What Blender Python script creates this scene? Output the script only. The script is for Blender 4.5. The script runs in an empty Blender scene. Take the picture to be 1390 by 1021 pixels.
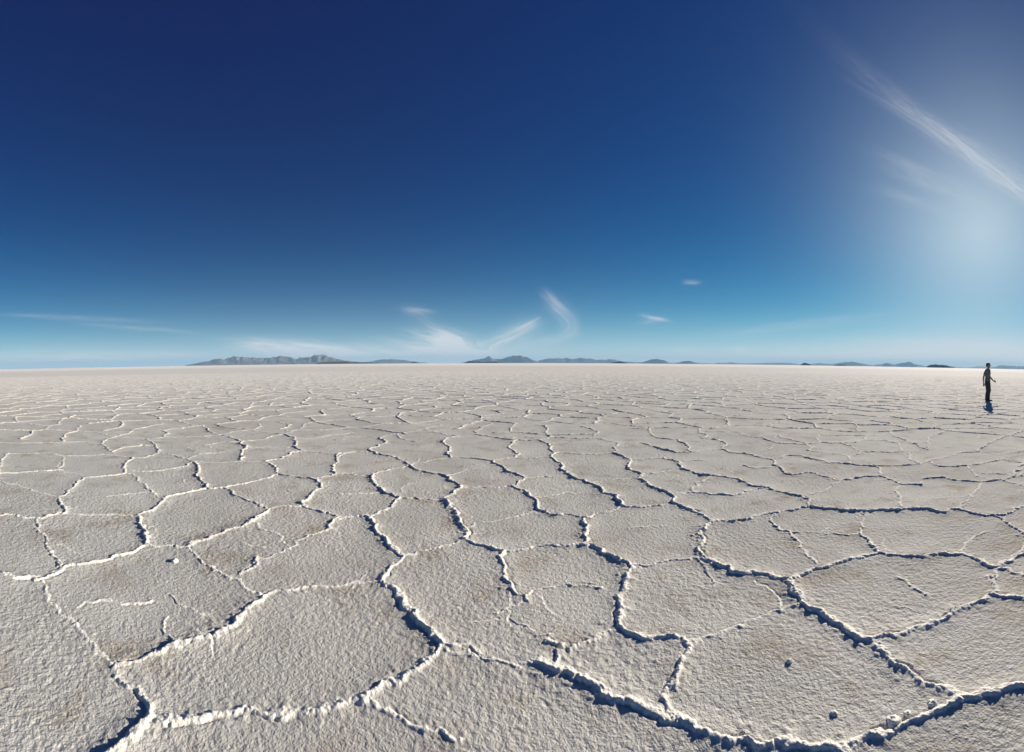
import bpy, bmesh, math, random
import numpy as np
from mathutils import Vector, Matrix
from mathutils.geometry import delaunay_2d_cdt
random.seed(7)
R = math.radians
S = bpy.context.scene
C = S.collection
PI = math.pi

# ------------------------------------------------------------------ camera geometry (a stitched phone panorama: cylindrical)
F = 565.0            # focal length of the cylinder in photo pixels
YC = 505.8           # row of the cylinder's equator
CX = 695.0
PITCH = math.atan(12.9 / F)
HCAM = 1.49

def ray(px, py):
    a = (px - CX) / F
    x, y, z = math.sin(a), math.cos(a), (YC - py) / F
    c, s = math.cos(PITCH), math.sin(PITCH)
    return Vector((x, c * y + s * z, -s * y + c * z)).normalized()

def ground(px, py):
    d = ray(px, py)
    t = HCAM / -d.z
    return (d.x * t, d.y * t)

def angles(px, py):
    d = ray(px, py)
    return math.atan2(d.x, d.y), math.asin(d.z)

cam_data = bpy.data.cameras.new('camera')
cam = bpy.data.objects.new('camera', cam_data)
C.objects.link(cam)
cam.location = (0, 0, HCAM)
cam.rotation_euler = (PI / 2 - PITCH, 0, 0)
cam_data.type = 'PANO'
try:
    cam_data.panorama_type = 'CENTRAL_CYLINDRICAL'
    pc = cam_data
    pc.central_cylindrical_range_u_min = -CX / F
    pc.central_cylindrical_range_u_max = CX / F
    pc.central_cylindrical_range_v_min = -(1021 - YC) / F
    pc.central_cylindrical_range_v_max = YC / F
    pc.central_cylindrical_radius = 1.0
except AttributeError:
    pc = cam_data.cycles
    pc.panorama_type = 'CENTRAL_CYLINDRICAL'
    pc.central_cylindrical_range_u_min = -CX / F
    pc.central_cylindrical_range_u_max = CX / F
    pc.central_cylindrical_range_v_min = -(1021 - YC) / F
    pc.central_cylindrical_range_v_max = YC / F
    pc.central_cylindrical_radius = 1.0
cam_data.clip_start = 0.05
cam_data.clip_end = 300000
S.camera = cam

S.render.engine = 'CYCLES'
S.cycles.max_bounces = 4
S.cycles.diffuse_bounces = 3
S.cycles.glossy_bounces = 1
S.cycles.volume_bounces = 0
S.view_settings.view_transform = 'Standard'
S.view_settings.look = 'None'
S.view_settings.gamma = 1
EXPOSURE = 0.72
S.view_settings.exposure = EXPOSURE

# ------------------------------------------------------------------ node helpers
def new_mat(name):
    m = bpy.data.materials.new(name)
    m.use_nodes = True
    nt = m.node_tree
    b = nt.nodes['Principled BSDF']
    return m, nt, b

class NT:
    """small helper: build math networks by calls"""
    def __init__(self, nt): self.nt = nt; self.n = nt.nodes; self.l = nt.links
    def put(self, sock, v):
        if hasattr(v, 'is_linked') or isinstance(v, bpy.types.NodeSocket): self.l.new(v, sock)
        else: sock.default_value = v
    def math(self, op, a, b=0.0, c=0.0, clamp=False):
        n = self.n.new('ShaderNodeMath'); n.operation = op; n.use_clamp = clamp
        self.put(n.inputs[0], a); self.put(n.inputs[1], b); self.put(n.inputs[2], c)
        return n.outputs[0]
    def vec(self, x, y, z):
        n = self.n.new('ShaderNodeCombineXYZ')
        self.put(n.inputs[0], x); self.put(n.inputs[1], y); self.put(n.inputs[2], z)
        return n.outputs[0]
    def noise(self, vec, scale, detail=2.0, rough=0.5, dist=0.0):
        n = self.n.new('ShaderNodeTexNoise'); n.noise_dimensions = '3D'
        self.put(n.inputs['Vector'], vec)
        n.inputs['Scale'].default_value = scale; n.inputs['Detail'].default_value = detail
        n.inputs['Roughness'].default_value = rough; n.inputs['Distortion'].default_value = dist
        return n.outputs['Fac']
    def ramp(self, v, a, b, lo=0.0, hi=1.0, smooth=True):
        n = self.n.new('ShaderNodeMapRange')
        n.interpolation_type = 'SMOOTHSTEP' if smooth else 'LINEAR'
        self.put(n.inputs['Value'], v)
        n.inputs['From Min'].default_value = a; n.inputs['From Max'].default_value = b
        n.inputs['To Min'].default_value = lo; n.inputs['To Max'].default_value = hi
        return n.outputs['Result']
    def mix(self, f, a, b, mode='MIX'):
        n = self.n.new('ShaderNodeMix'); n.data_type = 'RGBA'; n.blend_type = mode
        self.put(n.inputs['Factor'], f)
        self.put(n.inputs[6], a if not isinstance(a, tuple) else (*a, 1))
        self.put(n.inputs[7], b if not isinstance(b, tuple) else (*b, 1))
        return n.outputs[2]

# ------------------------------------------------------------------ light: sun + sky
SUN_AZ = (1328 - CX) / F           # clockwise from +Y
SUN_EL = R(18.0)
sun_data = bpy.data.lights.new('sun', 'SUN')
sun_data.energy = 5.0
sun_data.angle = R(0.53)
sun_data.color = (1.0, 0.915, 0.775)
sun = bpy.data.objects.new('sun', sun_data)
C.objects.link(sun)
sd = Vector((math.sin(SUN_AZ) * math.cos(SUN_EL), math.cos(SUN_AZ) * math.cos(SUN_EL), math.sin(SUN_EL)))
sun.rotation_euler = sd.to_track_quat('Z', 'Y').to_euler()
sun.location = (0, 0, 50)

world = bpy.data.worlds.new('World')
S.world = world
world.use_nodes = True
w = NT(world.node_tree)
bg = world.node_tree.nodes['Background']
bg.inputs['Strength'].default_value = 0.10
sky = w.n.new('ShaderNodeTexSky')
sky.sky_type = 'NISHITA'
sky.sun_disc = False
sky.sun_elevation = SUN_EL
sky.sun_rotation = SUN_AZ
sky.altitude = 3650
sky.air_density = 1.0
sky.dust_density = 1.2
sky.ozone_density = 2.5
tc = w.n.new('ShaderNodeTexCoord')
sep = w.n.new('ShaderNodeSeparateXYZ')
w.l.new(tc.outputs['Generated'], sep.inputs[0])
az = w.math('ARCTAN2', sep.outputs[0], sep.outputs[1])
el = w.math('ARCSINE', sep.outputs[2])
# soft warp so that the cirrus strands bend
wp = w.vec(w.math('MULTIPLY', az, 5.0), w.math('MULTIPLY', el, 14.0), 0.0)
n1 = w.n.new('ShaderNodeTexNoise'); n1.inputs['Scale'].default_value = 1.6; n1.inputs['Detail'].default_value = 3
w.l.new(wp, n1.inputs['Vector'])
s1 = w.n.new('ShaderNodeSeparateColor'); w.l.new(n1.outputs['Color'], s1.inputs[0])
azw = w.math('ADD', az, w.math('MULTIPLY', w.math('SUBTRACT', s1.outputs[0], 0.5), 0.026))
elw = w.math('ADD', el, w.math('MULTIPLY', w.math('SUBTRACT', s1.outputs[1], 0.5), 0.010))

SKY_CURVE = ((3.1, .66), (1.36, .365), (.97, .345))
CLOUD_COL = (4.7, 4.85, 5.0)
# one cirrus strand as a node group: gaussian across, soft ends, fibrous along its own direction
g = bpy.data.node_groups.new('cirrus_strand', 'ShaderNodeTree')
for nm in ('az', 'el', 'ca', 'ce', 'cos', 'sin', 'len', 'wid', 'str'):
    g.interface.new_socket(nm, in_out='INPUT', socket_type='NodeSocketFloat')
for nm in ('out', 'along', 'across'):
    g.interface.new_socket(nm, in_out='OUTPUT', socket_type='NodeSocketFloat')
k = NT(g)
gi = k.n.new('NodeGroupInput'); go = k.n.new('NodeGroupOutput')
I = gi.outputs
dx = k.math('SUBTRACT', I['az'], I['ca']); dy = k.math('SUBTRACT', I['el'], I['ce'])
u = k.math('ADD', k.math('MULTIPLY', dx, I['cos']), k.math('MULTIPLY', dy, I['sin']))
v = k.math('SUBTRACT', k.math('MULTIPLY', dy, I['cos']), k.math('MULTIPLY', dx, I['sin']))
un = k.math('DIVIDE', u, I['len']); vn = k.math('DIVIDE', v, I['wid'])
e = k.math('ADD', k.math('POWER', k.math('ABSOLUTE', un), 2.6), k.math('MULTIPLY', vn, vn))
m = k.math('EXPONENT', k.math('MULTIPLY', e, -1.0))
ms = k.math('MULTIPLY', m, I['str'])
k.l.new(ms, go.inputs[0]); k.l.new(k.math('MULTIPLY', ms, u), go.inputs[1]); k.l.new(k.math('MULTIPLY', ms, v), go.inputs[2])

def strand(x0, y0, x1, y1, wpx, st, warp=True):
    a0, e0 = angles(x0, y0); a1, e1 = angles(x1, y1)
    n = w.n.new('ShaderNodeGroup'); n.node_tree = g
    w.l.new(azw if warp else az, n.inputs['az']); w.l.new(elw if warp else el, n.inputs['el'])
    L = math.hypot(a1 - a0, e1 - e0)
    n.inputs['ca'].default_value = (a0 + a1) / 2; n.inputs['ce'].default_value = (e0 + e1) / 2
    n.inputs['cos'].default_value = (a1 - a0) / L; n.inputs['sin'].default_value = (e1 - e0) / L
    n.inputs['len'].default_value = L / 2 * 1.1; n.inputs['wid'].default_value = wpx / F
    n.inputs['str'].default_value = st
    return n.outputs

STRANDS = [
    (10, 427, 190, 436, 3, .20), (120, 440, 260, 452, 3, .18), (0, 487, 300, 488, 10, .75),
    (330, 466, 480, 478, 9, 1.0), (370, 482, 560, 490, 10, 1.0), (500, 470, 590, 492, 6, .6),
    (550, 419, 586, 425, 6, .32), (576, 440, 650, 476, 8, .42), (585, 460, 660, 482, 9, .42),
    (640, 482, 712, 448, 11, .34), (680, 466, 728, 440, 15, .22), (740, 404, 772, 430, 10, .26),
    (774, 430, 776, 456, 10, .14), (690, 474, 770, 458, 7, .30), (560, 474, 640, 490, 11, .7),
    (600, 480, 760, 484, 7, .42), (560, 452, 640, 474, 7, .4), (600, 448, 650, 466, 8, .28), (575, 470, 650, 487, 9, .4),
    (648, 478, 694, 455, 8, .22), (702, 448, 730, 434, 5, .4), (738, 398, 758, 420, 6, .2), (752, 412, 780, 438, 13, .12), (780, 440, 752, 466, 9, .15), (520, 462, 600, 478, 7, .3), (420, 470, 500, 480, 5, .35), (873, 429, 905, 436, 2.5, .6), (870, 438, 900, 434, 4, .22),
    (932, 383, 950, 384, 3, .45), (915, 475, 950, 477, 4, .32), (990, 474, 1018, 475, 3, .38),
    (990, 452, 1180, 430, 6, .20), (1180, 462, 1390, 468, 6, .25), (700, 490, 1390, 490, 10, .22),
    (1170, 120, 1330, 203, 6, .10), (1235, 150, 1560, 372, 10, .40), (1270, 172, 1480, 300, 14, .14),
    (1190, 208, 1300, 250, 6, .15), (1215, 232, 1330, 275, 7, .15), (1195, 258, 1280, 285, 6, .13),
]
acc = None
for s_ in STRANDS:
    o_ = strand(*s_[:6], warp=not (s_[0] in (1170, 1235, 1270, 10)))
    acc = [o_[i] for i in range(3)] if acc is None else [w.math('ADD', acc[i], o_[i]) for i in range(3)]
tot = w.math('ADD', acc[0], 0.002)
cu = w.math('DIVIDE', acc[1], tot); cv = w.math('DIVIDE', acc[2], tot)
fib = w.noise(w.vec(w.math('MULTIPLY', cu, 12.0), w.math('MULTIPLY', cv, 150.0), w.math('MULTIPLY', az, 6.0)), 1.0, 4.0, 0.62, 0.4)
clouds = w.math('MULTIPLY', acc[0], w.ramp(fib, 0.28, 0.72, 0.30, 1.1))
clouds = w.math('MINIMUM', clouds, 0.85)
# the thin dry air of the altiplano: each channel's contrast between zenith and horizon
sc_ = w.n.new('ShaderNodeSeparateColor'); w.l.new(sky.outputs[0], sc_.inputs[0])
cb_ = w.n.new('ShaderNodeCombineColor')
for i_, (ga, gn) in enumerate(SKY_CURVE):
    w.l.new(w.math('MULTIPLY', w.math('POWER', w.math('MULTIPLY', sc_.outputs[i_], 0.1), ga), gn * 10), cb_.inputs[i_])
# soft shoulder so that the glare stays pale instead of tinting
fin = w.n.new('ShaderNodeSeparateColor'); w.l.new(cb_.outputs[0], fin.inputs[0])
cb2 = w.n.new('ShaderNodeCombineColor')
for i_, cap in enumerate((4.6, 5.0, 5.3)):
    x_ = w.math('MAXIMUM', w.math('SUBTRACT', fin.outputs[i_], (.10, .03, 0.0)[i_]), .02)
    den = w.math('POWER', w.math('ADD', 1.0, w.math('POWER', w.math('DIVIDE', x_, cap), 4.0)), 0.25)
    w.l.new(w.math('DIVIDE', x_, den), cb2.inputs[i_])
# dust glow round the sun and the milky band of air on the horizon
dotp = w.n.new('ShaderNodeVectorMath'); dotp.operation = 'DOT_PRODUCT'
w.l.new(tc.outputs['Generated'], dotp.inputs[0]); dotp.inputs[1].default_value = sd
gam = w.math('ARCCOSINE', w.math('MINIMUM', dotp.outputs['Value'], 1.0))
aur = w.math('MULTIPLY', w.math('EXPONENT', w.math('MULTIPLY', w.math('POWER', w.math('DIVIDE', gam, R(13.5)), 1.5), -1.0)), 0.66)
skyc = w.mix(aur, cb2.outputs[0], (4.3, 5.0, 5.35))
elp = w.math('MAXIMUM', el, 0.0)
low = w.math('MULTIPLY', w.math('EXPONENT', w.math('DIVIDE', elp, -R(2.9))), 0.80)
low2 = w.math('MULTIPLY', w.math('EXPONENT', w.math('DIVIDE', elp, -R(6.5))), 0.30)
skyc = w.mix(low2, skyc, (1.7, 4.3, 5.7))
skyc = w.mix(low, skyc, (5.2, 5.7, 5.7))
col = w.mix(clouds, skyc, CLOUD_COL)
w.l.new(col, bg.inputs['Color'])

# ------------------------------------------------------------------ the crack network, surveyed from the photograph onto the ground
K = 480 / 1390
NET = {}
NET[(0, 560)] = """
1 0,640 60,655 150,662 190,650 240,620 255,610 340,600 440,578 520,555 560,530 590,525
.7 590,525 640,525 700,530 740,530
.6 150,425 155,470 185,520 200,560 230,600 238,618
.8 0,405 60,408 140,418 160,418 200,408 235,395 250,400
.5 250,400 300,402 400,402 480,408 540,410
.9 235,395 232,350 228,340 270,305 300,280 340,255
.4 0,270 60,285 130,310 200,330 228,340
.7 0,240 60,238 150,232 240,228
.3 240,228 290,238 340,250
.8 340,250 400,252 460,248 495,240
.9 495,240 490,210 520,180
.6 240,228 248,170
.8 0,232 5,200 35,162
.6 35,162 100,162 180,158 248,170 350,170 400,165 440,168 520,180 570,178 620,160
.6 495,240 540,270 580,300 620,335 640,342 655,335
.6 520,232 600,232 660,225 735,212 760,195
.6 760,195 740,185 690,170 620,160
1.2 760,195 780,235 790,270 815,300
1 655,335 720,320 800,303 815,300 880,298
1 655,335 640,350 600,385 550,410
.3 420,333 500,322 590,315
1.3 550,410 548,440 575,475 572,520 590,525
1.2 740,530 820,500 880,480 950,455 990,435 1020,410 1055,382
.8 880,298 930,330 990,355 1055,382
.9 1055,382 1120,372 1190,368
.8 880,298 960,282 1030,262 1080,245 1090,240
1.1 1090,240 1080,210 1040,195
.5 760,200 840,200 900,195 1040,195
.4 740,185 790,165 880,155
.8 1040,195 1110,182 1140,165 1190,150
1 1190,150 1165,125 1160,100 1115,85
1.1 945,190 955,150 965,140 955,115
.6 965,118 1040,105 1115,85
.4 960,138 1050,135 1160,133
.5 800,130 870,115 955,112
.3 735,135 800,155
1.1 1090,240 1150,252 1230,262 1265,280 1262,300 1230,320 1190,355 1180,368
.8 1180,368 1230,385 1290,400 1335,412
.9 1335,412 1300,445 1245,480
.45 1245,480 1150,530 1060,570 1010,580
.9 1010,580 990,615 940,640
.7 1245,262 1320,243 1390,240
.9 1320,243 1310,215 1325,170 1335,160 1390,153
.3 1190,150 1260,155 1335,160
.45 740,530 760,560 800,600 850,630 900,650 940,660 960,690
.3 990,435 1030,465 1110,490 1140,540
.8 250,115 262,85 300,75 315,50
.6 0,120 80,122 170,120 245,118 330,115 400,122
.8 400,122 440,155 480,138 585,130
.6 400,122 455,95 520,75 610,50 640,45
.8 580,105 600,120 620,160
.5 455,95 520,100 590,105 645,97 780,95 860,88
.7 645,97 642,72 725,60 800,50
.4 315,75 380,78 455,95
.8 800,50 860,88
.6 860,88 900,82 985,72 1015,45
.5 985,72 1110,80
.5 1115,85 1180,65 1225,40
.5 1165,105 1250,100 1300,90
.5 1300,90 1390,80
"""
NET[(460, 560)] = """
.7 0,190 5,170 50,158 125,153
.9 125,153 185,120 160,100
.5 20,95 90,95 160,100
.7 160,100 230,85 300,115
.4 230,85 335,65
1 125,153 200,172 265,195 285,212 360,240 425,250
.5 0,240 60,245 125,250
.7 130,250 200,225 270,212
1.2 130,250 145,285 180,315 240,335
.9 240,335 210,370 150,400 125,410
.4 0,322 80,320 155,315
.5 240,335 320,340 400,345 415,340
1.1 425,250 470,285 480,295 445,325 415,340
1.5 415,340 450,380 470,420 500,460 495,505
.5 270,212 300,200 380,185 440,180
.9 440,180 430,150 410,118 470,95
.8 440,182 520,182 600,192
1.1 600,192 650,220 700,245 735,260
.3 425,250 520,222
.6 600,192 650,183 690,180
.8 690,180 690,150 675,130 700,108
.7 545,88 555,65 600,45
.5 335,65 400,50
.5 335,65 400,82 470,95
.8 545,88 620,98 700,108 790,108
1 790,108 830,130 858,160 835,178
.5 690,180 760,182 835,178
1.2 835,178 880,210 890,240 930,262 985,280 1040,320 1090,330 1115,370
.8 735,260 700,290 680,290
.45 740,252 820,252 890,248
.5 480,298 560,295 680,290
1.1 680,290 740,320 775,350 780,380
.9 780,380 850,402 890,400 930,402 970,415
.3 775,335 850,325 950,315
.6 970,415 1000,400 1060,390 1115,370
1.5 970,415 985,450 975,500 965,520
.8 1115,370 1180,372 1270,365
.45 985,275 1060,268 1150,260 1180,262
.5 500,455 520,445 620,425 690,410 770,390
1.1 495,505 560,525 650,548
1.1 650,548 635,570 655,610 655,650 680,690
.5 650,548 720,540 810,522
.9 810,522 880,525 965,520
1.5 965,520 1020,535 1080,570 1140,600
1.3 1140,600 1135,640 1115,690
.5 1140,600 1200,600 1300,580 1390,572
.6 265,570 330,545 420,525 495,505
.6 0,425 40,410 90,405
1.4 90,405 130,430 180,490 220,545 265,570
1.3 265,570 220,600 180,640 165,665 200,692
.5 0,690 60,670 165,665
.9 780,50 800,50 820,70 828,98
.4 620,98 700,98 828,98
.6 790,108 828,98 900,100 960,102 1030,105
.7 950,55 990,65 1000,90
.7 1030,105 1100,122 1190,118
.7 1100,122 1080,135 1078,158
.6 858,160 960,165 1078,158
1.1 1078,158 1130,180 1145,205 1195,245
.7 1140,182 1220,182 1280,178
.8 1190,118 1240,135 1330,158 1385,155
1 1280,178 1340,200 1350,222
.6 1195,245 1270,235 1350,222
.5 1045,40 1120,50 1220,62
.4 1080,80 1160,78 1230,75
.7 1220,62 1230,85 1255,100 1330,108 1370,130 1385,155
1.2 1180,262 1220,290 1300,322 1310,350 1390,385
.9 1195,245 1180,262
.4 1310,322 1390,315
"""
NET[(910, 560)] = """
1 45,222 100,240 150,250 200,252 260,262 330,290 385,295 450,315 515,328 555,368
.6 150,255 100,280 85,315
.4 85,318 30,318
.7 85,318 160,325 240,328 300,310 385,295
.4 50,190 120,188 140,190
1 87,385 150,420 165,428
1 165,428 230,428 300,422 350,405 400,395 480,385 555,368
1.3 165,428 130,455 125,500 115,550 130,575
.5 130,575 87,574
1.5 130,575 180,600 250,635 320,628 400,645 480,660
1.4 480,660 480,690
1.1 555,368 620,380 700,388 760,388 830,383 930,378 1000,380 1080,392 1130,380
.8 1130,380 1200,400 1270,405 1330,400 1390,370
.8 480,650 540,625 640,595 740,575 820,555
1.1 820,555 920,565 1040,560 1150,555
1.1 1150,555 1200,580 1275,608 1320,595 1390,560
.4 1275,608 1250,650 1280,690
.5 405,400 420,455 500,470
.45 470,465 500,500 530,550 575,595
.6 755,390 758,450 745,475
.4 745,475 700,478 620,475
.9 745,475 790,510 820,555
.3 1140,545 1160,510 1235,468
.8 1270,405 1330,440 1390,475
.4 1130,380 1180,335 1225,280
.5 900,290 905,340 920,378
.4 555,320 620,300 665,270
.9 200,145 240,160 320,168 400,185
.8 400,185 405,210 450,240 480,245 570,240
.7 570,240 620,255 670,268
.9 670,268 740,258 820,250
.8 820,250 850,255 900,280 990,283
.8 400,185 450,172 520,172 560,185 620,200 700,203 780,208 820,235 820,250
.7 780,208 880,210 980,205
.7 980,205 940,155
.4 940,155 1010,145
.6 700,203 700,172
.45 540,150 620,158 700,172
.5 700,172 745,155 700,130 665,120
.6 540,150 540,125 590,118
.6 540,125 480,125 425,122 360,100 300,92
.4 330,155 410,130
.6 745,155 820,155 910,155 895,120
.6 590,118 670,120 770,108 850,112 895,120
.5 590,118 585,90
.5 770,108 775,92
.5 600,85 690,90 775,92 860,85
.6 980,205 1015,190 1080,175 1150,158 1210,155
.7 1015,190 1060,212 1170,210 1240,200 1300,185 1390,200
.5 1170,212 1220,255
.6 1210,155 1290,165 1390,150
.9 1000,260 1060,255 1130,268 1220,275 1300,265 1390,240
.7 1300,265 1390,290
.4 1220,240 1350,248
.5 290,210 330,220 400,215
.5 82,152 140,148 200,145
.7 115,62 140,85 125,100 190,108 215,120 200,145
.5 140,75 220,78 285,78 300,92
.4 300,92 350,92 410,85
"""
NET[(0, 781)] = """
.6 175,30 175,70 190,105 230,145 300,190 330,240 375,300 430,345 460,355
1.1 460,355 540,340 620,310 700,270 740,270
1.2 740,270 760,258 850,240 910,210 950,160 1010,110 1040,85
.6 1040,85 990,70 960,50
.9 1040,85 1080,70 1160,62 1280,52 1332,50
1 460,355 455,400 490,430 540,450 575,500 590,560
1.7 590,560 560,600 510,640 470,680 430,720 380,760
1 590,560 700,578 800,572 880,552 1080,555 1180,552 1260,540 1332,520
.35 315,125 340,105 400,100 450,105 540,115 600,100
"""
NET[(460, 781)] = """
1.6 200,52 250,110 290,150 320,200 370,245 400,280
1.3 400,280 385,320 330,360 260,395 180,440 110,490 50,510 0,520
.6 400,280 450,280 510,285 580,330 650,345 700,375
.5 430,310 560,330 700,360 780,350
1.5 780,350 850,370 920,400 1000,440 1080,490 1180,515 1260,545 1330,575 1390,590
.8 850,370 855,325 870,300 950,280 970,265
.8 820,265 880,275
.5 785,245 820,240
.6 970,265 1020,240 1080,215 1095,205
1.5 1115,50 1120,60 1110,130 1095,180 1095,205
1.3 1095,205 1160,235 1240,255 1300,240 1360,250 1375,270
1.2 1375,270 1365,310 1330,380 1310,440 1295,465
.9 1295,465 1280,490 1290,515 1330,575
1 680,50 700,75 730,85
.5 730,85 735,110
.3 730,85 800,50 860,45
.6 890,35 960,42 1030,48
.4 110,490 170,520 220,560 300,600 400,620 480,655
"""
NET[(910, 781)] = """
1.5 480,50 480,70 520,110 560,140 640,190 720,235 800,262
.5 520,115 440,140 350,175 270,205 190,240 100,250 72,270
1.3 800,262 870,245 970,210 1050,190 1120,140 1200,115 1280,80
1 1280,80 1340,88 1390,95
.4 1280,75 1270,40 1280,0
1.3 800,262 850,320 920,375 970,420 1050,450 1130,485 1150,490
1.4 1150,490 1230,475 1300,455 1390,435
1.2 1150,490 1080,520 1000,560 930,590 850,625 760,650 690,690
1.4 87,592 100,605 200,640 300,660 420,680 560,690 690,690
.35 895,10 960,45 1010,80
"""
lines = []
for (ox, oy), txt in NET.items():
    for ln in txt.strip().splitlines():
        p = ln.split()
        pts = [tuple(map(float, q.split(','))) for q in p[1:]]
        lines.append((float(p[0]), [[ox + a * K, oy + b * K] for a, b in pts]))
# snap the ends that meet at a junction
reg = []
for wt, pts in lines:
    for e_ in (0, -1):
        for r_ in reg:
            if math.hypot(r_[0] - pts[e_][0], (r_[1] - pts[e_][1]) * 1.6) < 6.5:
                pts[e_] = r_; break
        else:
            reg.append(pts[e_])
net = [(wt, [ground(*p) for p in pts]) for wt, pts in lines]
ends = [q for wt, pts in net for q in (pts[0], pts[-1])]

# cells beyond the surveyed ground
R0 = 8.5
rng = random.Random(11)
seeds = []
SP = 1.24
RM = 78.0
j = 0
yy = -14.0
while yy < RM:
    xx = -RM + (SP / 2 if j % 2 else 0)
    while xx < RM:
        rr = math.hypot(xx, yy)
        if rr < RM and (yy > -14):
            s = SP * (1 if rr < 40 else 1.0)
            seeds.append(Vector((xx + rng.uniform(-.42, .42) * s, yy + rng.uniform(-.42, .42) * s)))
        xx += SP
    yy += SP * 0.9
    j += 1
dv, de, df, _, _, _ = delaunay_2d_cdt(seeds, [], [], 0, 0.0001)
def circum(a, b, c):
    d = 2 * (a.x * (b.y - c.y) + b.x * (c.y - a.y) + c.x * (a.y - b.y))
    if abs(d) < 1e-6: return None
    A, B, Cc = a.length_squared, b.length_squared, c.length_squared
    return ((A * (b.y - c.y) + B * (c.y - a.y) + Cc * (a.y - b.y)) / d, (A * (c.x - b.x) + B * (a.x - c.x) + Cc * (b.x - a.x)) / d)
cc = [circum(*[dv[i] for i in f_]) if len(f_) == 3 else None for f_ in df]
e2f = {}
for fi, f_ in enumerate(df):
    for i in range(len(f_)):
        a, b = f_[i], f_[(i + 1) % len(f_)]
        e2f.setdefault((min(a, b), max(a, b)), []).append(fi)
def surveyed(q):
    r_ = math.hypot(*q); a_ = math.atan2(q[0], q[1])
    return r_ < R0 and abs(a_) < R(70.7) and r_ > 1.55
far_edges = []
traced = []
for _, pts in net:
    for a, b in zip(pts[:-1], pts[1:]):
        if math.hypot(*b) > 7:
            n_ = int(math.dist(a, b) / .15) + 1
            traced += [(a[0] + (b[0] - a[0]) * i / n_, a[1] + (b[1] - a[1]) * i / n_) for i in range(n_ + 1)]
for ed, fs in e2f.items():
    if len(fs) != 2 or cc[fs[0]] is None or cc[fs[1]] is None: continue
    p, q = cc[fs[0]], cc[fs[1]]
    if math.dist(p, q) > 4 or math.dist(p, q) < 0.05: continue
    sp_, sq_ = surveyed(p), surveyed(q)
    if sp_ and sq_: continue
    if sp_ or sq_:
        ins, out = (p, q) if sp_ else (q, p)
        c_ = min(ends, key=lambda z: math.dist(z, ins))
        far_ok = math.hypot(*out) >= R0
        rim = abs(math.atan2(*c_)) > R(67) or math.hypot(*c_) < 1.72
        if math.dist(c_, ins) > (1.3 if far_ok else .6) or math.dist(c_, out) < .3 or not (far_ok or rim): continue
        p, q = c_, out
    mq = ((p[0] + q[0]) / 2, (p[1] + q[1]) / 2)
    if math.hypot(*mq) < 11.5 and any(math.dist(mq, t_) < .38 for t_ in traced): continue
    wt = rng.choice((.5, .65, .75, .85, .95, 1.0, 1.1))
    if math.hypot(*p) < 1.6: wt *= .8
    far_edges.append((wt, [p, q]))
net += far_edges
# short curved hairline seams inside the plates
for _ in range(46):
    r_ = 2.0 + 7.5 * rng.random(); a_ = rng.uniform(-1.25, 1.25); t_ = rng.uniform(0, 2 * PI); L_ = rng.uniform(.12, .38); cu_ = rng.uniform(-1.2, 1.2)
    p_ = [r_ * math.sin(a_), r_ * math.cos(a_)]; seam = [tuple(p_)]
    for _k in range(4):
        p_[0] += math.cos(t_) * L_ / 4; p_[1] += math.sin(t_) * L_ / 4; t_ += cu_ * .35; seam.append(tuple(p_))
    net.append((rng.uniform(.04, .20), seam))

# ------------------------------------------------------------------ ground relief on one sheet, finer towards the camera
tab = np.random.RandomState(3).rand(512, 512).astype(np.float32)
def vnoise(x, y, s, ox=0.0, oy=0.0):
    x = x / s + ox + 1000.37; y = y / s + oy + 1000.71
    xi = np.floor(x).astype(np.int32); yi = np.floor(y).astype(np.int32)
    fx = (x - xi).astype(np.float32); fy = (y - yi).astype(np.float32)
    fx = fx * fx * (3 - 2 * fx); fy = fy * fy * (3 - 2 * fy)
    x0 = xi & 511; y0 = yi & 511; x1 = (xi + 1) & 511; y1 = (yi + 1) & 511
    return (tab[x0, y0] * (1 - fx) + tab[x1, y0] * fx) * (1 - fy) + (tab[x0, y1] * (1 - fx) + tab[x1, y1] * fx) * fy

th = np.concatenate([np.linspace(-180, -81, 60, endpoint=False), np.arange(-81, 81, 0.125), np.linspace(81, 180, 60)])
th = np.radians(th)
th = th[:-1]
rs = [0.02, 0.2, 0.5, 0.8, 0.95]
r_ = 1.0
while r_ < 80:
    rs.append(r_); r_ += max(0.0045, 0.0021 * r_)
N_FINE = len(rs)
while r_ < 50000:
    rs.append(r_); r_ *= 1.05
rs = np.array(rs)
drs = np.gradient(rs)
NR, NTH = len(rs), len(th)
TH, RR = np.meshgrid(th, rs)
X = (RR * np.sin(TH)).astype(np.float32); Y = (RR * np.cos(TH)).astype(np.float32)
H = np.zeros_like(X); SH = np.zeros_like(X); GR = np.zeros_like(X); D = np.full_like(X, 9.0); W = np.zeros_like(X)
WX = X + (vnoise(X, Y, .055) - .5) * .035 + (vnoise(X, Y, .018, 7) - .5) * .014
WY = Y + (vnoise(X, Y, .055, 30, 9) - .5) * .035 + (vnoise(X, Y, .018, 17, 3) - .5) * .014
thmin, thmax = th[0], th[-1]
nseg = 0
def wiggle(pts, amp, step):
    out = [pts[0]]
    for a, b in zip(pts[:-1], pts[1:]):
        def sub(p, q, d):
            L = math.dist(p, q)
            if L < step or d > 7: out.append(q); return
            o = rng.gauss(0, amp) * L
            m_ = ((p[0] + q[0]) / 2 - (q[1] - p[1]) / L * o, (p[1] + q[1]) / 2 + (q[0] - p[0]) / L * o)
            sub(p, m_, d + 1); sub(m_, q, d + 1)
        sub(a, b, 0)
    return out
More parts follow.
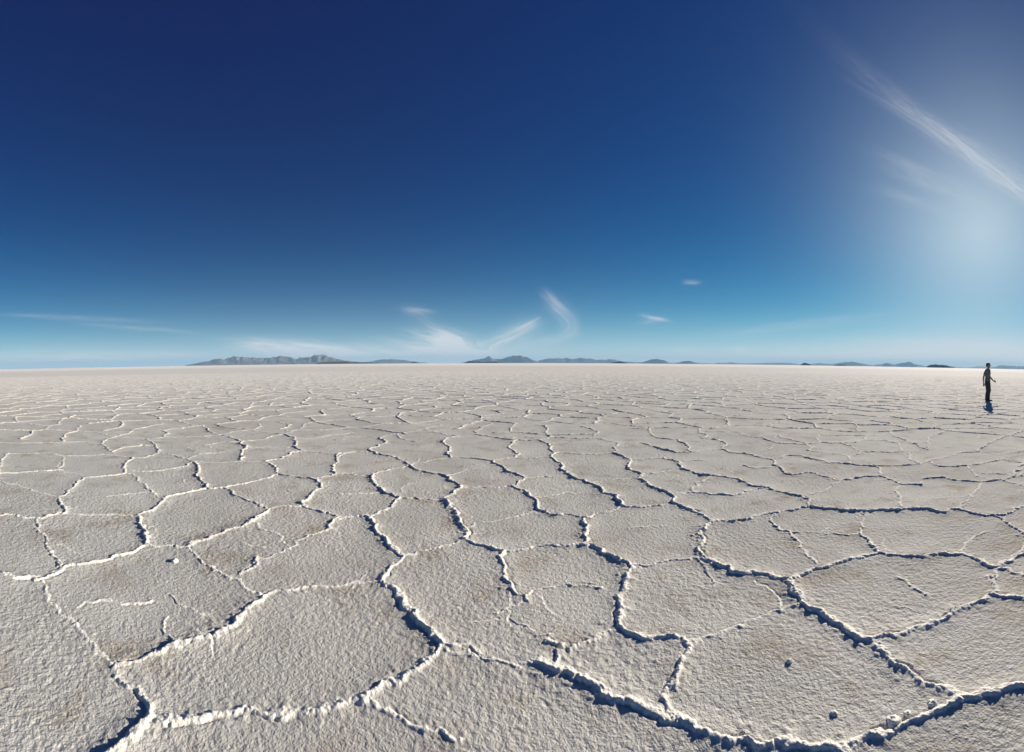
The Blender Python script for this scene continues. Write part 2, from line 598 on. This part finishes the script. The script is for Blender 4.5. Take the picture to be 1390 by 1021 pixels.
for wt, pts in net:
    rm = min(math.hypot(*p) for p in pts)
    rmid = math.hypot((pts[0][0] + pts[-1][0]) / 2, (pts[0][1] + pts[-1][1]) / 2)
    if rmid > 76: continue
    far = max(0.0, rmid - 5)
    pl = wiggle(pts, .055 if len(pts) == 2 else .08, 0.07 + far * 0.02)
    side = rng.uniform(.75, 1.3)
    gside = rng.choice((-1, 1))
    hh0 = 0.0076 * (.18 + .76 * wt - .22 * max(0.0, wt - 1.0)) * min(2.5, 1 + .13 * max(0.0, rmid - 3))
    dr_loc = max(0.006, .0021 * rmid)
    ww0 = max(0.011 + 0.006 * wt, dr_loc * .85)
    for a, b in zip(pl[:-1], pl[1:]):
        mx, my = (a[0] + b[0]) / 2, (a[1] + b[1]) / 2
        L = math.dist(a, b)
        if L < 1e-5: continue
        rc = math.hypot(mx, my)
        if rc < .6: continue
        rad = L / 2 + 0.20
        i0, i1 = np.searchsorted(rs, (rc - rad, rc + rad))
        ta = math.atan2(mx, my); dt = math.asin(min(.99, rad / rc))
        j0, j1 = np.searchsorted(th, (ta - dt, ta + dt))
        if i1 <= i0 or j1 <= j0: continue
        xs = WX[i0:i1, j0:j1]; ys = WY[i0:i1, j0:j1]
        ux, uy = (b[0] - a[0]) / L, (b[1] - a[1]) / L
        t = (xs - a[0]) * ux + (ys - a[1]) * uy
        sgn = (ys - a[1]) * ux - (xs - a[0]) * uy
        dt_ = t - np.clip(t, 0, L)
        d = np.sqrt(dt_ * dt_ + sgn * sgn)
        k_ = np.where(sgn > 0, side, 2 - side) * ww0
        shp = np.exp(-(d / k_) ** 2.2)
        h = hh0 * shp
        np.maximum(SH[i0:i1, j0:j1], shp * min(1.0, .62 + .42 * wt), out=SH[i0:i1, j0:j1])
        gw = max(.008, dr_loc * .5)
        np.maximum(GR[i0:i1, j0:j1], (.35 + .65 * wt) * np.exp(-((np.abs(sgn - gside * ww0 * 1.15) + np.abs(dt_)) / gw) ** 2), out=GR[i0:i1, j0:j1])
        Hs = H[i0:i1, j0:j1]; Ds = D[i0:i1, j0:j1]; Ws = W[i0:i1, j0:j1]
        np.maximum(Hs, h, out=Hs)
        sw = wt * np.exp(-(d / .085) ** 2)
        np.maximum(Ws, sw, out=Ws)
        nseg += 1
print('segments', nseg, 'verts', NR * NTH)
del WX, WY
# broken crust along the ridges: gaps, lumps and granules
along = .50 + .80 * vnoise(X, Y, .16, 5, 5) * (.55 + .6 * vnoise(X, Y, .55, 2, 8))
lump = .78 + .42 * vnoise(X, Y, .045, 11, 2) + .60 * (vnoise(X, Y, .019, 4, 6) - .5) + .55 * (vnoise(X, Y, .011, 14, 26) - .5)
fine_r = np.clip(2.2 - RR / 9.0, 0, 1).astype(np.float32)
lump = lump * fine_r + .95 * (1 - fine_r)
along = along * fine_r + (.35 * along + .60) * (1 - fine_r)
Z = H * along * lump * 1.55
Z -= .0085 * GR * np.clip(1.7 * vnoise(X, Y, .11, 44, 12) - .35 + np.clip(RR / 8 - .7, 0, .6), 0, 1.1) * (RR < 60)
# low swell beside each ridge and slow relief over the plates
Z += .007 * W * (.4 + .9 * vnoise(X, Y, .12, 3, 1))
rub = np.clip(W, 0, 1.0) * np.clip(vnoise(X, Y, .030, 21, 4) - .52, 0, 1) * .016 * np.clip(vnoise(X, Y, .25, 8, 8) * 1.6 - .35, 0, 1)
Z += rub * fine_r
Z += (vnoise(X, Y, .9, 1, 1) - .5) * .014 * (RR < 80) + (vnoise(X, Y, .30, 6, 1) - .5) * .006 * (RR < 80)
micro_fade = np.clip(1.6 - RR / 12.0, 0, 1).astype(np.float32)
def rot(a):
    return X * math.cos(a) - Y * math.sin(a), X * math.sin(a) + Y * math.cos(a)
qx = (vnoise(X, Y, .06, 40, 2) - .5) * .03; qy = (vnoise(X, Y, .06, 3, 50) - .5) * .03
ra, rb, rc_ = rot(.5), rot(1.3), rot(2.2)
gr = .5 * vnoise(ra[0] + qx, ra[1] + qy, .019, 9, 9) + .5 * vnoise(rb[0] + qy, rb[1] - qx, .024, 2, 19)
gr2 = .5 * vnoise(rc_[0] - qx, rc_[1] + qy, .038, 5, 12) + .5 * vnoise(ra[0] + qy, ra[1] - qx, .052, 15, 22)
gr = gr * 1.5 - .25 + .5 * (vnoise(X, Y, .012, 61, 13) - .5) * np.clip(1.6 - RR / 3.0, 0, 1)
patch = np.clip(vnoise(X, Y, .45, 14, 3) * 1.5 - .2, .25, 1)
Z += ((gr - .5) * .0041 + (gr2 - .5) * .0044) * patch * micro_fade
grn = np.clip(gr2 * .5 + gr * .5, 0, 1)
# scattered small pits and crumbs
pit = np.clip(vnoise(X, Y, .055, 33, 7) - .90, 0, 1) * 10
Z += -pit * .0030 * micro_fade
crumb = np.clip(vnoise(X, Y, .05, 3, 37) - .90, 0, 1) * 10
Z += crumb * .0022 * micro_fade
Z[RR > 85] = 0
co = np.empty((NR * NTH, 3), dtype=np.float32)
co[:, 0] = X.ravel(); co[:, 1] = Y.ravel(); co[:, 2] = Z.ravel()
ii = np.arange((NR - 1) * NTH, dtype=np.int32)
jj = ii % NTH
nx = ii - jj + (jj + 1) % NTH
quads = np.stack([ii, ii + NTH, nx + NTH, nx], axis=1)
me = bpy.data.meshes.new('salt_flat')
me.vertices.add(NR * NTH); me.vertices.foreach_set('co', co.ravel())
nq = len(quads)
me.loops.add(nq * 4); me.loops.foreach_set('vertex_index', quads[:, ::-1].ravel().astype(np.int32))
me.polygons.add(nq)
me.polygons.foreach_set('loop_start', np.arange(0, nq * 4, 4, dtype=np.int32))
try: me.polygons.foreach_set('loop_total', np.full(nq, 4, dtype=np.int32))
except Exception: pass
me.polygons.foreach_set('use_smooth', np.ones(nq, dtype=bool))
at = me.attributes.new('crust', 'FLOAT', 'POINT'); at.data.foreach_set('value', np.clip(SH * (.55 + .55 * lump) + W * .12, 0, 1).ravel().astype(np.float32))
me.update(calc_edges=True)
flat = bpy.data.objects.new('salt_flat', me)
C.objects.link(flat)
flat['kind'] = 'structure'
nrm = me.polygons[nq // 3].normal
print('ground normal', nrm)
del TH, RR, X, Y, Z, H, D, W, SH, GR, co, quads

mat, nt, b = new_mat('salt_crust')
q = NT(nt)
tcg = q.n.new('ShaderNodeTexCoord').outputs['Object']
at_ = q.n.new('ShaderNodeAttribute'); at_.attribute_name = 'crust'
crust = at_.outputs['Fac']
sx = q.n.new('ShaderNodeSeparateXYZ'); q.l.new(tcg, sx.inputs[0])
dist = q.math('SQRT', q.math('ADD', q.math('MULTIPLY', sx.outputs[0], sx.outputs[0]), q.math('MULTIPLY', sx.outputs[1], sx.outputs[1])))
big = q.noise(tcg, 0.55, 4, .55)
mid = q.noise(tcg, 2.6, 5, .6, .4)
gra = q.noise(tcg, 55, 3, .6)
pat = q.noise(tcg, 0.16, 3, .5)
c0 = q.mix(q.ramp(big, .35, .65), (.52, .505, .475), (.63, .615, .575))
c0 = q.mix(q.ramp(pat, .35, .7, 0, .8), c0, (.60, .605, .58))
c0 = q.mix(q.ramp(q.noise(tcg, 1.15, 5, .6, .5), .54, .70, 0, .55), c0, (.72, .71, .675))
c0 = q.mix(q.math('MULTIPLY', q.ramp(mid, .50, .72, 0, 1), q.ramp(gra, .62, .38, .25, 1)), c0, (.35, .285, .21))       # dusty brown stains
c0 = q.mix(q.ramp(gra, .30, .60, .45, 0), c0, (.44, .41, .355))         # dirt between the grains
c0 = q.mix(q.ramp(crust, .15, .80, 0, .95), c0, (.86, .83, .755))       # fresh salt on the ridges
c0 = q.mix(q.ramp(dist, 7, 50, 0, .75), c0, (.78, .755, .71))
mirage_w = q.ramp(q.math('ADD', dist, q.math('MULTIPLY', pat, 60.0)), 150, 420)
c0 = q.mix(mirage_w, c0, (.88, .865, .83))  # bright mirage strip under the horizon, painted into the far salt's colour
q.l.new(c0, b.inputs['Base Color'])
b.inputs['Roughness'].default_value = 1.0
b.inputs['Specular IOR Level'].default_value = .03
fadeb = q.ramp(dist, 3, 22, 1, 0.12)
bh = q.math('ADD', q.math('MULTIPLY', q.noise(tcg, 95, 3, .65), .55), q.math('MULTIPLY', q.noise(tcg, 34, 3, .6), 1.0))
bp = q.n.new('ShaderNodeBump'); bp.inputs['Distance'].default_value = .012
q.l.new(bh, bp.inputs['Height']); q.l.new(fadeb, bp.inputs['Strength'])
q.l.new(bp.outputs[0], b.inputs['Normal'])
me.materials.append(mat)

# ------------------------------------------------------------------ distant mountains
def rock(name, c1, c2, sc):
    m_, t_, b_ = new_mat(name); z = NT(t_)
    tco = z.n.new('ShaderNodeTexCoord').outputs['Object']
    f1 = z.noise(tco, sc, 5, .65)
    z.l.new(z.mix(z.ramp(f1, .35, .65), c1, c2), b_.inputs['Base Color'])
    b_.inputs['Roughness'].default_value = 1; b_.inputs['Specular IOR Level'].default_value = .05
    return m_
M_FAR = rock('mountain_rock', (.13, .10, .085), (.27, .21, .17), .0012)
M_ISLE = rock('island_rock', (.06, .055, .04), (.12, .10, .075), .004)

HZ = ((0, 130, 250, 420, 560, 680, 860, 980, 1100, 1250, 1390), (500.6, 499.4, 497.4, 493.9, 492.6, 493.1, 495.5, 497.2, 498.6, 500.2, 501.2))
def hill(name, prof, dist_, mtl, seed, depth=None):
    """prof: (px, py) skyline points of the photograph at a given distance -> a solid range with ridges and gullies"""
    xs_ = [p[0] for p in prof]
    x0, x1 = xs_[0], xs_[-1]
    n = max(30, int((x1 - x0) * 1.6)); mrows = 30
    width = (x1 - x0) / F * dist_
    depth = depth or min(width * .45, dist_ * .22)
    amid = (x0 + x1) / 2
    ac = (amid - CX) / F
    verts = []; faces = []
    rr_ = np.random.RandomState(seed)
    off = rr_.rand() * 50
    for j_ in range(mrows + 1):
        tj = j_ / mrows
        for i_ in range(n + 1):
            px = x0 + (x1 - x0) * i_ / n
            base = np.interp(px, HZ[0], HZ[1])      # the horizon as photographed (the stitching bends it)
            top = np.interp(px, xs_, [p[1] for p in prof])
            h_ = max(0.0, (base - top)) / F * dist_
            h_ *= 1.08 + .42 * (float(vnoise(np.float32(px + 14 * tj), np.float32(9 * tj), 6.5, off)) - .4) + .26 * (float(vnoise(np.float32(px - 20 * tj), np.float32(16 * tj), 2.6, off + 9)) - .5)
            a_ = (px - CX) / F
            d_ = dist_ + depth * (tj - .5)
            X_, Y_ = math.sin(a_) * d_, math.cos(a_) * d_
            cross = math.sin(PI * tj) ** 1.15
            sw = float(vnoise(np.float32(X_), np.float32(Y_), dist_ * .020, off))
            sw2 = float(vnoise(np.float32(X_), np.float32(Y_), dist_ * .007, off + 4))
            g_ = 1 - (1 - cross) * 0 - (.45 * sw + .22 * sw2) * (1 - cross ** 3)
            z_ = h_ * cross * g_
            if 0 < h_ and cross > .97: z_ = max(z_, h_ * (.97 + .03 * sw2))
            if j_ in (0, mrows) or i_ in (0, n): z_ = -4.0
            verts.append((X_, Y_, z_))
    for j_ in range(mrows):
        for i_ in range(n):
            a = j_ * (n + 1) + i_
            faces.append((a, a + 1, a + n + 2, a + n + 1))
    mm = bpy.data.meshes.new(name); mm.from_pydata(verts, [], faces); mm.update()
    o = bpy.data.objects.new(name, mm); C.objects.link(o); mm.materials.append(mtl)
    o['kind'] = 'structure'
    for p_ in mm.polygons: p_.use_smooth = True
    return o

RANGE = [(250, 497), (268, 494), (285, 491), (305, 488.5), (322, 485), (332, 486.5), (345, 486), (358, 487), (368, 486), (380, 483.5), (392, 486), (402, 488),
         (412, 486.5), (424, 484), (433, 481.5), (442, 483), (455, 486.5), (470, 489.5), (485, 491), (497, 493)]
hill('mountain_range', RANGE, 30000, M_FAR, 1)
hill('hills', [(478, 493), (505, 490.5), (520, 488.5), (530, 487.3), (545, 488.5), (565, 490.5), (585, 493)], 36000, M_FAR, 2)
hill('hills', [(622, 493.5), (640, 490), (655, 487), (665, 485.8), (675, 487.5), (688, 490), (700, 493.5)], 34000, M_FAR, 3)
hill('volcano', [(670, 493.5), (680, 489), (690, 486), (697, 484.2), (705, 484), (712, 485.5), (722, 489), (735, 493.5)], 32000, M_FAR, 4)
hill('hills', [(718, 494), (740, 489.5), (760, 488), (775, 489.3), (786, 488.3), (800, 490), (830, 491), (862, 494)], 38000, M_FAR, 5)
hill('hills', [(790, 494.6), (815, 493.3), (850, 493.6), (885, 494.4), (920, 495), (955, 495.6), (985, 497.6)], 44000, M_FAR, 13)
hill('hills', [(1230, 500), (1262, 498.6), (1300, 499), (1325, 501)], 44000, M_FAR, 14)
hill('hills', [(868, 495.5), (880, 491.5), (892, 490.3), (903, 493), (912, 496)], 34000, M_FAR, 6)
hill('hills', [(915, 496), (927, 493.6), (938, 493.2), (952, 496.5)], 34000, M_FAR, 7)
hill('hills', [(955, 497.5), (975, 495.6), (990, 495.2), (1010, 496.2), (1040, 495.6), (1062, 495.2), (1080, 496.5), (1098, 498.7)], 42000, M_FAR, 8)
hill('hills', [(1090, 498), (1112, 496), (1128, 497), (1138, 495.6), (1150, 494.2), (1160, 494), (1172, 496.5), (1188, 498.5)], 40000, M_FAR, 9)
hill('hills', [(1180, 499), (1195, 496.5), (1204, 495.5), (1214, 497), (1226, 495.2), (1234, 494.2), (1246, 497), (1258, 499)], 42000, M_FAR, 10)
hill('hills', [(1300, 501), (1328, 498.2), (1345, 499), (1362, 496.7), (1378, 497.7), (1400, 495.8), (1425, 501)], 42000, M_FAR, 11)
for i_, (p_, d_) in enumerate([
    ([(430, 492.8), (445, 491), (470, 490.8), (500, 491.6), (520, 493)], 12000),
    ([(556, 492.6), (562, 491), (569, 492.6)], 12000),
    ([(630, 492.6), (636, 490.2), (644, 490.4), (650, 491.4), (662, 491.6), (672, 491), (682, 492.8)], 11000),
    ([(830, 494.4), (842, 492.7), (852, 494.6)], 12000),
    ([(1086, 498), (1091, 495.7), (1095, 495.7), (1101, 498)], 10000),
    ([(1130, 498.6), (1140, 497.2), (1150, 498.7)], 14000),
    ([(1256, 500), (1262, 497.2), (1275, 496.6), (1285, 497.4), (1297, 500)], 9000)]):
    hill('island', p_, d_, M_ISLE, 20 + i_)

# ------------------------------------------------------------------ the air
bm = bmesh.new(); bmesh.ops.create_cube(bm, size=1)
for v_ in bm.verts: v_.co = Vector((v_.co.x * 106000, v_.co.y * 106000, -6 if v_.co.z < 0 else 780))
mm = bpy.data.meshes.new('haze'); bm.to_mesh(mm); bm.free()
haze = bpy.data.objects.new('haze', mm); C.objects.link(haze); haze['kind'] = 'stuff'
hm = bpy.data.materials.new('haze'); hm.use_nodes = True; hm.node_tree.nodes.clear()
ho = hm.node_tree.nodes.new('ShaderNodeOutputMaterial'); hv = hm.node_tree.nodes.new('ShaderNodeVolumePrincipled')
hv.inputs['Density'].default_value = 2.3e-5
hv.inputs['Anisotropy'].default_value = 0.0
hv.inputs['Color'].default_value = (.37, .67, .98, 1)
hm.node_tree.links.new(hv.outputs[0], ho.inputs['Volume'])
mm.materials.append(hm)


# ------------------------------------------------------------------ loose lumps of salt
def flat_mat(name, c, rough=.8, sc=60, var=.25):
    m_, t_, b_ = new_mat(name); z = NT(t_)
    tco = z.n.new('ShaderNodeTexCoord').outputs['Object']
    f1 = z.noise(tco, sc, 4, .6)
    z.l.new(z.mix(z.ramp(f1, .3, .7), tuple(x * (1 - var) for x in c), tuple(min(1, x * (1 + var)) for x in c)), b_.inputs['Base Color'])
    b_.inputs['Roughness'].default_value = rough
    bp_ = z.n.new('ShaderNodeBump'); bp_.inputs['Strength'].default_value = .4; bp_.inputs['Distance'].default_value = .003
    z.l.new(f1, bp_.inputs['Height']); z.l.new(bp_.outputs[0], b_.inputs['Normal'])
    return m_
M_LUMP = flat_mat('salt_lump', (.80, .77, .69), .8, 90, .08)
def lump_obj(px, py, s, seed, label, squash=.62):
    x, y = ground(px, py)
    bm = bmesh.new(); bmesh.ops.create_icosphere(bm, subdivisions=4, radius=1)
    rr_ = random.Random(seed)
    from mathutils import noise
    for v_ in bm.verts:
        n_ = noise.noise(v_.co * 1.7 + Vector((seed * 3.1, 0, 0))) * .35 + noise.noise(v_.co * 5 + Vector((0, seed, 0))) * .14
        v_.co = v_.co * (1 + n_)
        v_.co.z *= squash
        v_.co.x *= 1.15
        v_.co *= s
    for f_ in bm.faces: f_.smooth = True
    mm = bpy.data.meshes.new('salt_lump'); bm.to_mesh(mm); bm.free()
    o = bpy.data.objects.new('salt_lump', mm); C.objects.link(o)
    o.location = (x, y, s * .35); o.rotation_euler = (0, 0, rr_.uniform(0, 6))
    mm.materials.append(M_LUMP)
    o['label'] = label; o['category'] = 'salt lump'; o['group'] = 'loose salt lumps on the crust'
    return o
lump_obj(237, 763, .024, 1, 'small salt lump beside a brown pit in the left foreground plate')
lump_obj(1072, 899, .015, 2, 'lone salt lump in the middle of the large lower right plate')
lump_obj(1213, 983, .027, 3, 'largest loose salt lump above the bottom right ridge')
lump_obj(1232, 972, .017, 4, 'middle of three salt lumps strung above the bottom right ridge')
lump_obj(1265, 958, .020, 5, 'salt lump nearest the junction of the lower right ridges')
lump_obj(1132, 970, .014, 6, 'tiny salt grain lying alone near the bottom of the large right plate')

# ------------------------------------------------------------------ the person
M_SKIN = flat_mat('skin', (.30, .18, .12), .55, 40, .08)
M_SHIRT = flat_mat('shirt_cloth', (.11, .14, .145), .9, 60, .12)
M_TROU = flat_mat('trouser_cloth', (.035, .035, .038), .9, 60, .15)
M_HAIR = flat_mat('hair', (.018, .014, .012), .6, 90, .2)
M_SHOE = flat_mat('shoe', (.05, .045, .04), .7, 60, .15)
M_EYE = flat_mat('eye', (.02, .015, .012), .3, 30, .1)

from mathutils import noise as mnoise
def solid(name, chains, mtl, parent=None, voxel=.007, smooth=4, rough=0.0):
    """chains of (x, y, z, rx, ry) cross sections swept with overlapping ellipsoids, then fused into ONE continuous skin"""
    bm = bmesh.new()
    for ch in chains:
        for p, q_ in zip(ch, ch[1:] if len(ch) > 1 else ch):
            P, Q = Vector(p[:3]), Vector(q_[:3])
            pr, qr = Vector(p[3:6]), Vector(q_[3:6])
            n_ = max(1, int((Q - P).length / (min(min(pr), min(qr)) * .42)))
            for i_ in range(n_ + 1):
                t_ = i_ / n_; c_ = P.lerp(Q, t_); r3 = pr.lerp(qr, t_)
                if i_ and p is q_: break
                bmesh.ops.create_icosphere(bm, subdivisions=3 if r3.x > .06 else 2, radius=1,
                                           matrix=Matrix.Translation(c_) @ Matrix.Diagonal((r3.x, r3.y, r3.z, 1)))
    tmp = bpy.data.meshes.new(name + '_source'); bm.to_mesh(tmp); bm.free()
    o = bpy.data.objects.new(name, tmp); C.objects.link(o)
    md = o.modifiers.new('Remesh', 'REMESH'); md.mode = 'VOXEL'; md.voxel_size = voxel
    if smooth:
        sm = o.modifiers.new('Smooth', 'SMOOTH'); sm.factor = .5; sm.iterations = smooth
    dg = bpy.context.evaluated_depsgraph_get()
    mm = bpy.data.meshes.new_from_object(o.evaluated_get(dg))
    o.modifiers.clear(); o.data = mm; mm.name = name
    bpy.data.meshes.remove(tmp)
    if rough:
        for v_ in mm.vertices:
            v_.co += v_.normal * (mnoise.noise(v_.co * 38) * rough + mnoise.noise(v_.co * 11) * rough)
    for p_ in mm.polygons: p_.use_smooth = True
    mm.materials.clear(); mm.materials.append(mtl)
    if parent: o.parent = parent
    return o
def r1(x, y, z, r): return (x, y, z, r, r, r)

# local frame: +X where the person faces (right in the photo), +Y away from the camera, Z up; height 1.75
FX, FY = ground(1340, 544.5)
person = bpy.data.objects.new('person', None); C.objects.link(person)
person.location = (FX, FY, 0.0)
person.rotation_euler = (0, 0, -math.atan2(FX, FY) - R(14))
person['label'] = 'person in a grey shirt and dark trousers standing on the salt facing right'
person['category'] = 'person'
def hand(w_, d_, side):
    """palm, four unequal curled fingers and a thumb leaving the side of the palm"""
    d_ = Vector(d_).normalized(); t_ = Vector(side).normalized(); n_ = d_.cross(t_).normalized()
    out = []
    for off_ in (-.026, -.009, .009, .026):
        p0 = w_ + t_ * off_ * .6 + d_ * .01; p1 = w_ + d_ * .088 + t_ * off_
        out.append([r1(*p0, .015), r1(*p1, .0125)])
    for off_, ln_ in ((-.030, .060), (-.010, .074), (.011, .080), (.031, .072)):
        p1 = w_ + d_ * .092 + t_ * off_
        p2 = p1 + (d_ * .92 + n_ * .22 + t_ * off_ * 3).normalized() * ln_ * .5
        p3 = p2 + (d_ * .70 + n_ * .60).normalized() * ln_ * .5
        out.append([r1(*p1, .0105), r1(*p2, .0095), r1(*p3, .0080)])
    q0 = w_ + d_ * .025 + t_ * .018; q1 = w_ + d_ * .060 + t_ * .050; q2 = q1 + (d_ * .8 + t_ * .4).normalized() * .032; q3 = q2 + (d_ + n_ * .25).normalized() * .026
    out.append([r1(*q0, .016), r1(*q1, .0135), r1(*q2, .0115), r1(*q3, .0090)])
    return out
W1 = Vector((-.120, -.270, .840))     # near hand, hanging a little behind
W2 = Vector((.215, .215, .935))       # far hand, forearm held forward
E1 = (-.120, -.275, 1.115); E2 = (.035, .250, 1.115)
S1 = (-.005, -.175, 1.405); S2 = (.005, .175, 1.405)
K1, K2 = (.040, -.090, .50), (.065, .090, .50)
A1, A2 = (-.015, -.085, .085), (.030, .085, .085)
body = [
    [(0, 0, .93, .105, .160, .09), (0, 0, 1.08, .092, .132, .09), (.005, 0, 1.26, .110, .160, .09), (.0, 0, 1.38, .088, .165, .06)],
    [(.005, 0, 1.40, .070, .110, .04), r1(.015, 0, 1.46, .060), r1(.030, 0, 1.53, .056)],
    [(.022, 0, 1.652, .094, .076, .094)], [(.048, 0, 1.640, .070, .068, .075)], [(.062, 0, 1.590, .050, .048, .045)], [(.088, 0, 1.560, .022, .026, .018)],   # skull, face, jaw, chin
    [r1(.112, 0, 1.645, .010), r1(.126, 0, 1.615, .013)], [(.116, 0, 1.606, .012, .017, .009)],   # nose
    [(.100, 0, 1.583, .014, .022, .006)], [(.099, 0, 1.572, .013, .019, .006)],                   # lips
    [(.098, -.030, 1.664, .014, .022, .007)], [(.098, .030, 1.664, .014, .022, .007)],            # brow
    [(.022, -.077, 1.628, .017, .008, .029)], [(.022, .077, 1.628, .017, .008, .029)],            # ears
    [r1(*S1, .062), r1(-.08, -.235, 1.24, .048), r1(*E1, .041), r1(-.125, -.278, 1.02, .041), r1(*W1, .027)],
    [r1(*S2, .062), r1(.02, .228, 1.24, .048), r1(*E2, .041), r1(.10, .238, 1.05, .040), r1(*W2, .027)],
    [r1(0, -.085, .88, .098), r1(*K1, .058), r1(.005, -.088, .34, .058), r1(*A1, .040)],
    [r1(0, .085, .88, .098), r1(*K2, .058), r1(.035, .088, .34, .058), r1(*A2, .040)],
]
body += hand(W1, (.10, .02, -1), (1, .25, 0)) + hand(W2, (.93, -.1, -.40), (.25, -.45, .85))
solid('body', body, M_SKIN, person, .006, 3)
for s_ in (-1, 1):
    solid('eye', [[(.106, s_ * .031, 1.645, .009, .013, .008)]], M_EYE, person, .003, 1)
solid('hair', [[(.000, 0, 1.672, .092, .086, .082)], [(-.02, 0, 1.640, .068, .084, .075)], [(.045, 0, 1.712, .062, .070, .034)],
               [(.072, 0, 1.712, .034, .055, .020)], [(-.045, 0, 1.60, .035, .058, .045)],
               [(.020, -.070, 1.662, .020, .014, .035)], [(.020, .070, 1.662, .020, .014, .035)]], M_HAIR, person, .005, 1, .007)
shirt = solid('shirt', [
    [(0, 0, .935, .135, .188, .030), (0, 0, .99, .125, .175, .05), (0, 0, 1.08, .112, .155, .06), (.005, 0, 1.26, .128, .180, .08), (0, 0, 1.38, .105, .182, .062)],
    [(.008, 0, 1.43, .078, .095, .030)],
    [r1(*S1, .078), r1(-.062, -.222, 1.285, .070), (-.080, -.238, 1.235, .072, .068, .03)],
    [r1(*S2, .078), r1(.015, .218, 1.285, .070), (.021, .230, 1.235, .070, .068, .03)]], M_SHIRT, person, .008, 4, .004)
solid('trousers', [
    [(0, 0, .985, .112, .160, .02), (0, 0, .90, .124, .178, .06)],
    [r1(.0, -.088, .86, .112), r1(K1[0], K1[1], K1[2], .080), r1(.010, -.088, .34, .078), (A1[0], A1[1], .10, .070, .066, .045), (A1[0] + .01, A1[1], .065, .074, .066, .03)],
    [r1(.0, .088, .86, .112), r1(K2[0], K2[1], K2[2], .080), r1(.038, .088, .34, .078), (A2[0], A2[1], .10, .070, .066, .045), (A2[0] + .01, A2[1], .065, .074, .066, .03)]], M_TROU, person, .008, 4, .004)
for (sx_, sy_, dx_, dy_) in ((A1[0], A1[1], .62, -.78), (A2[0], A2[1], 1, -.12)):
    d_ = Vector((dx_, dy_)).normalized()
    def sp(t, z, a, hgt): return (sx_ + d_.x * t, sy_ + d_.y * t, z, a, a, hgt)
    solid('shoe', [[sp(-.045, .040, .043, .040), sp(.05, .040, .045, .040), sp(.13, .034, .046, .034), sp(.165, .028, .038, .028)],
                   [sp(-.01, .05, .047, .045), sp(-.01, .085, .045, .03)]], M_SHOE, person, .006, 3)
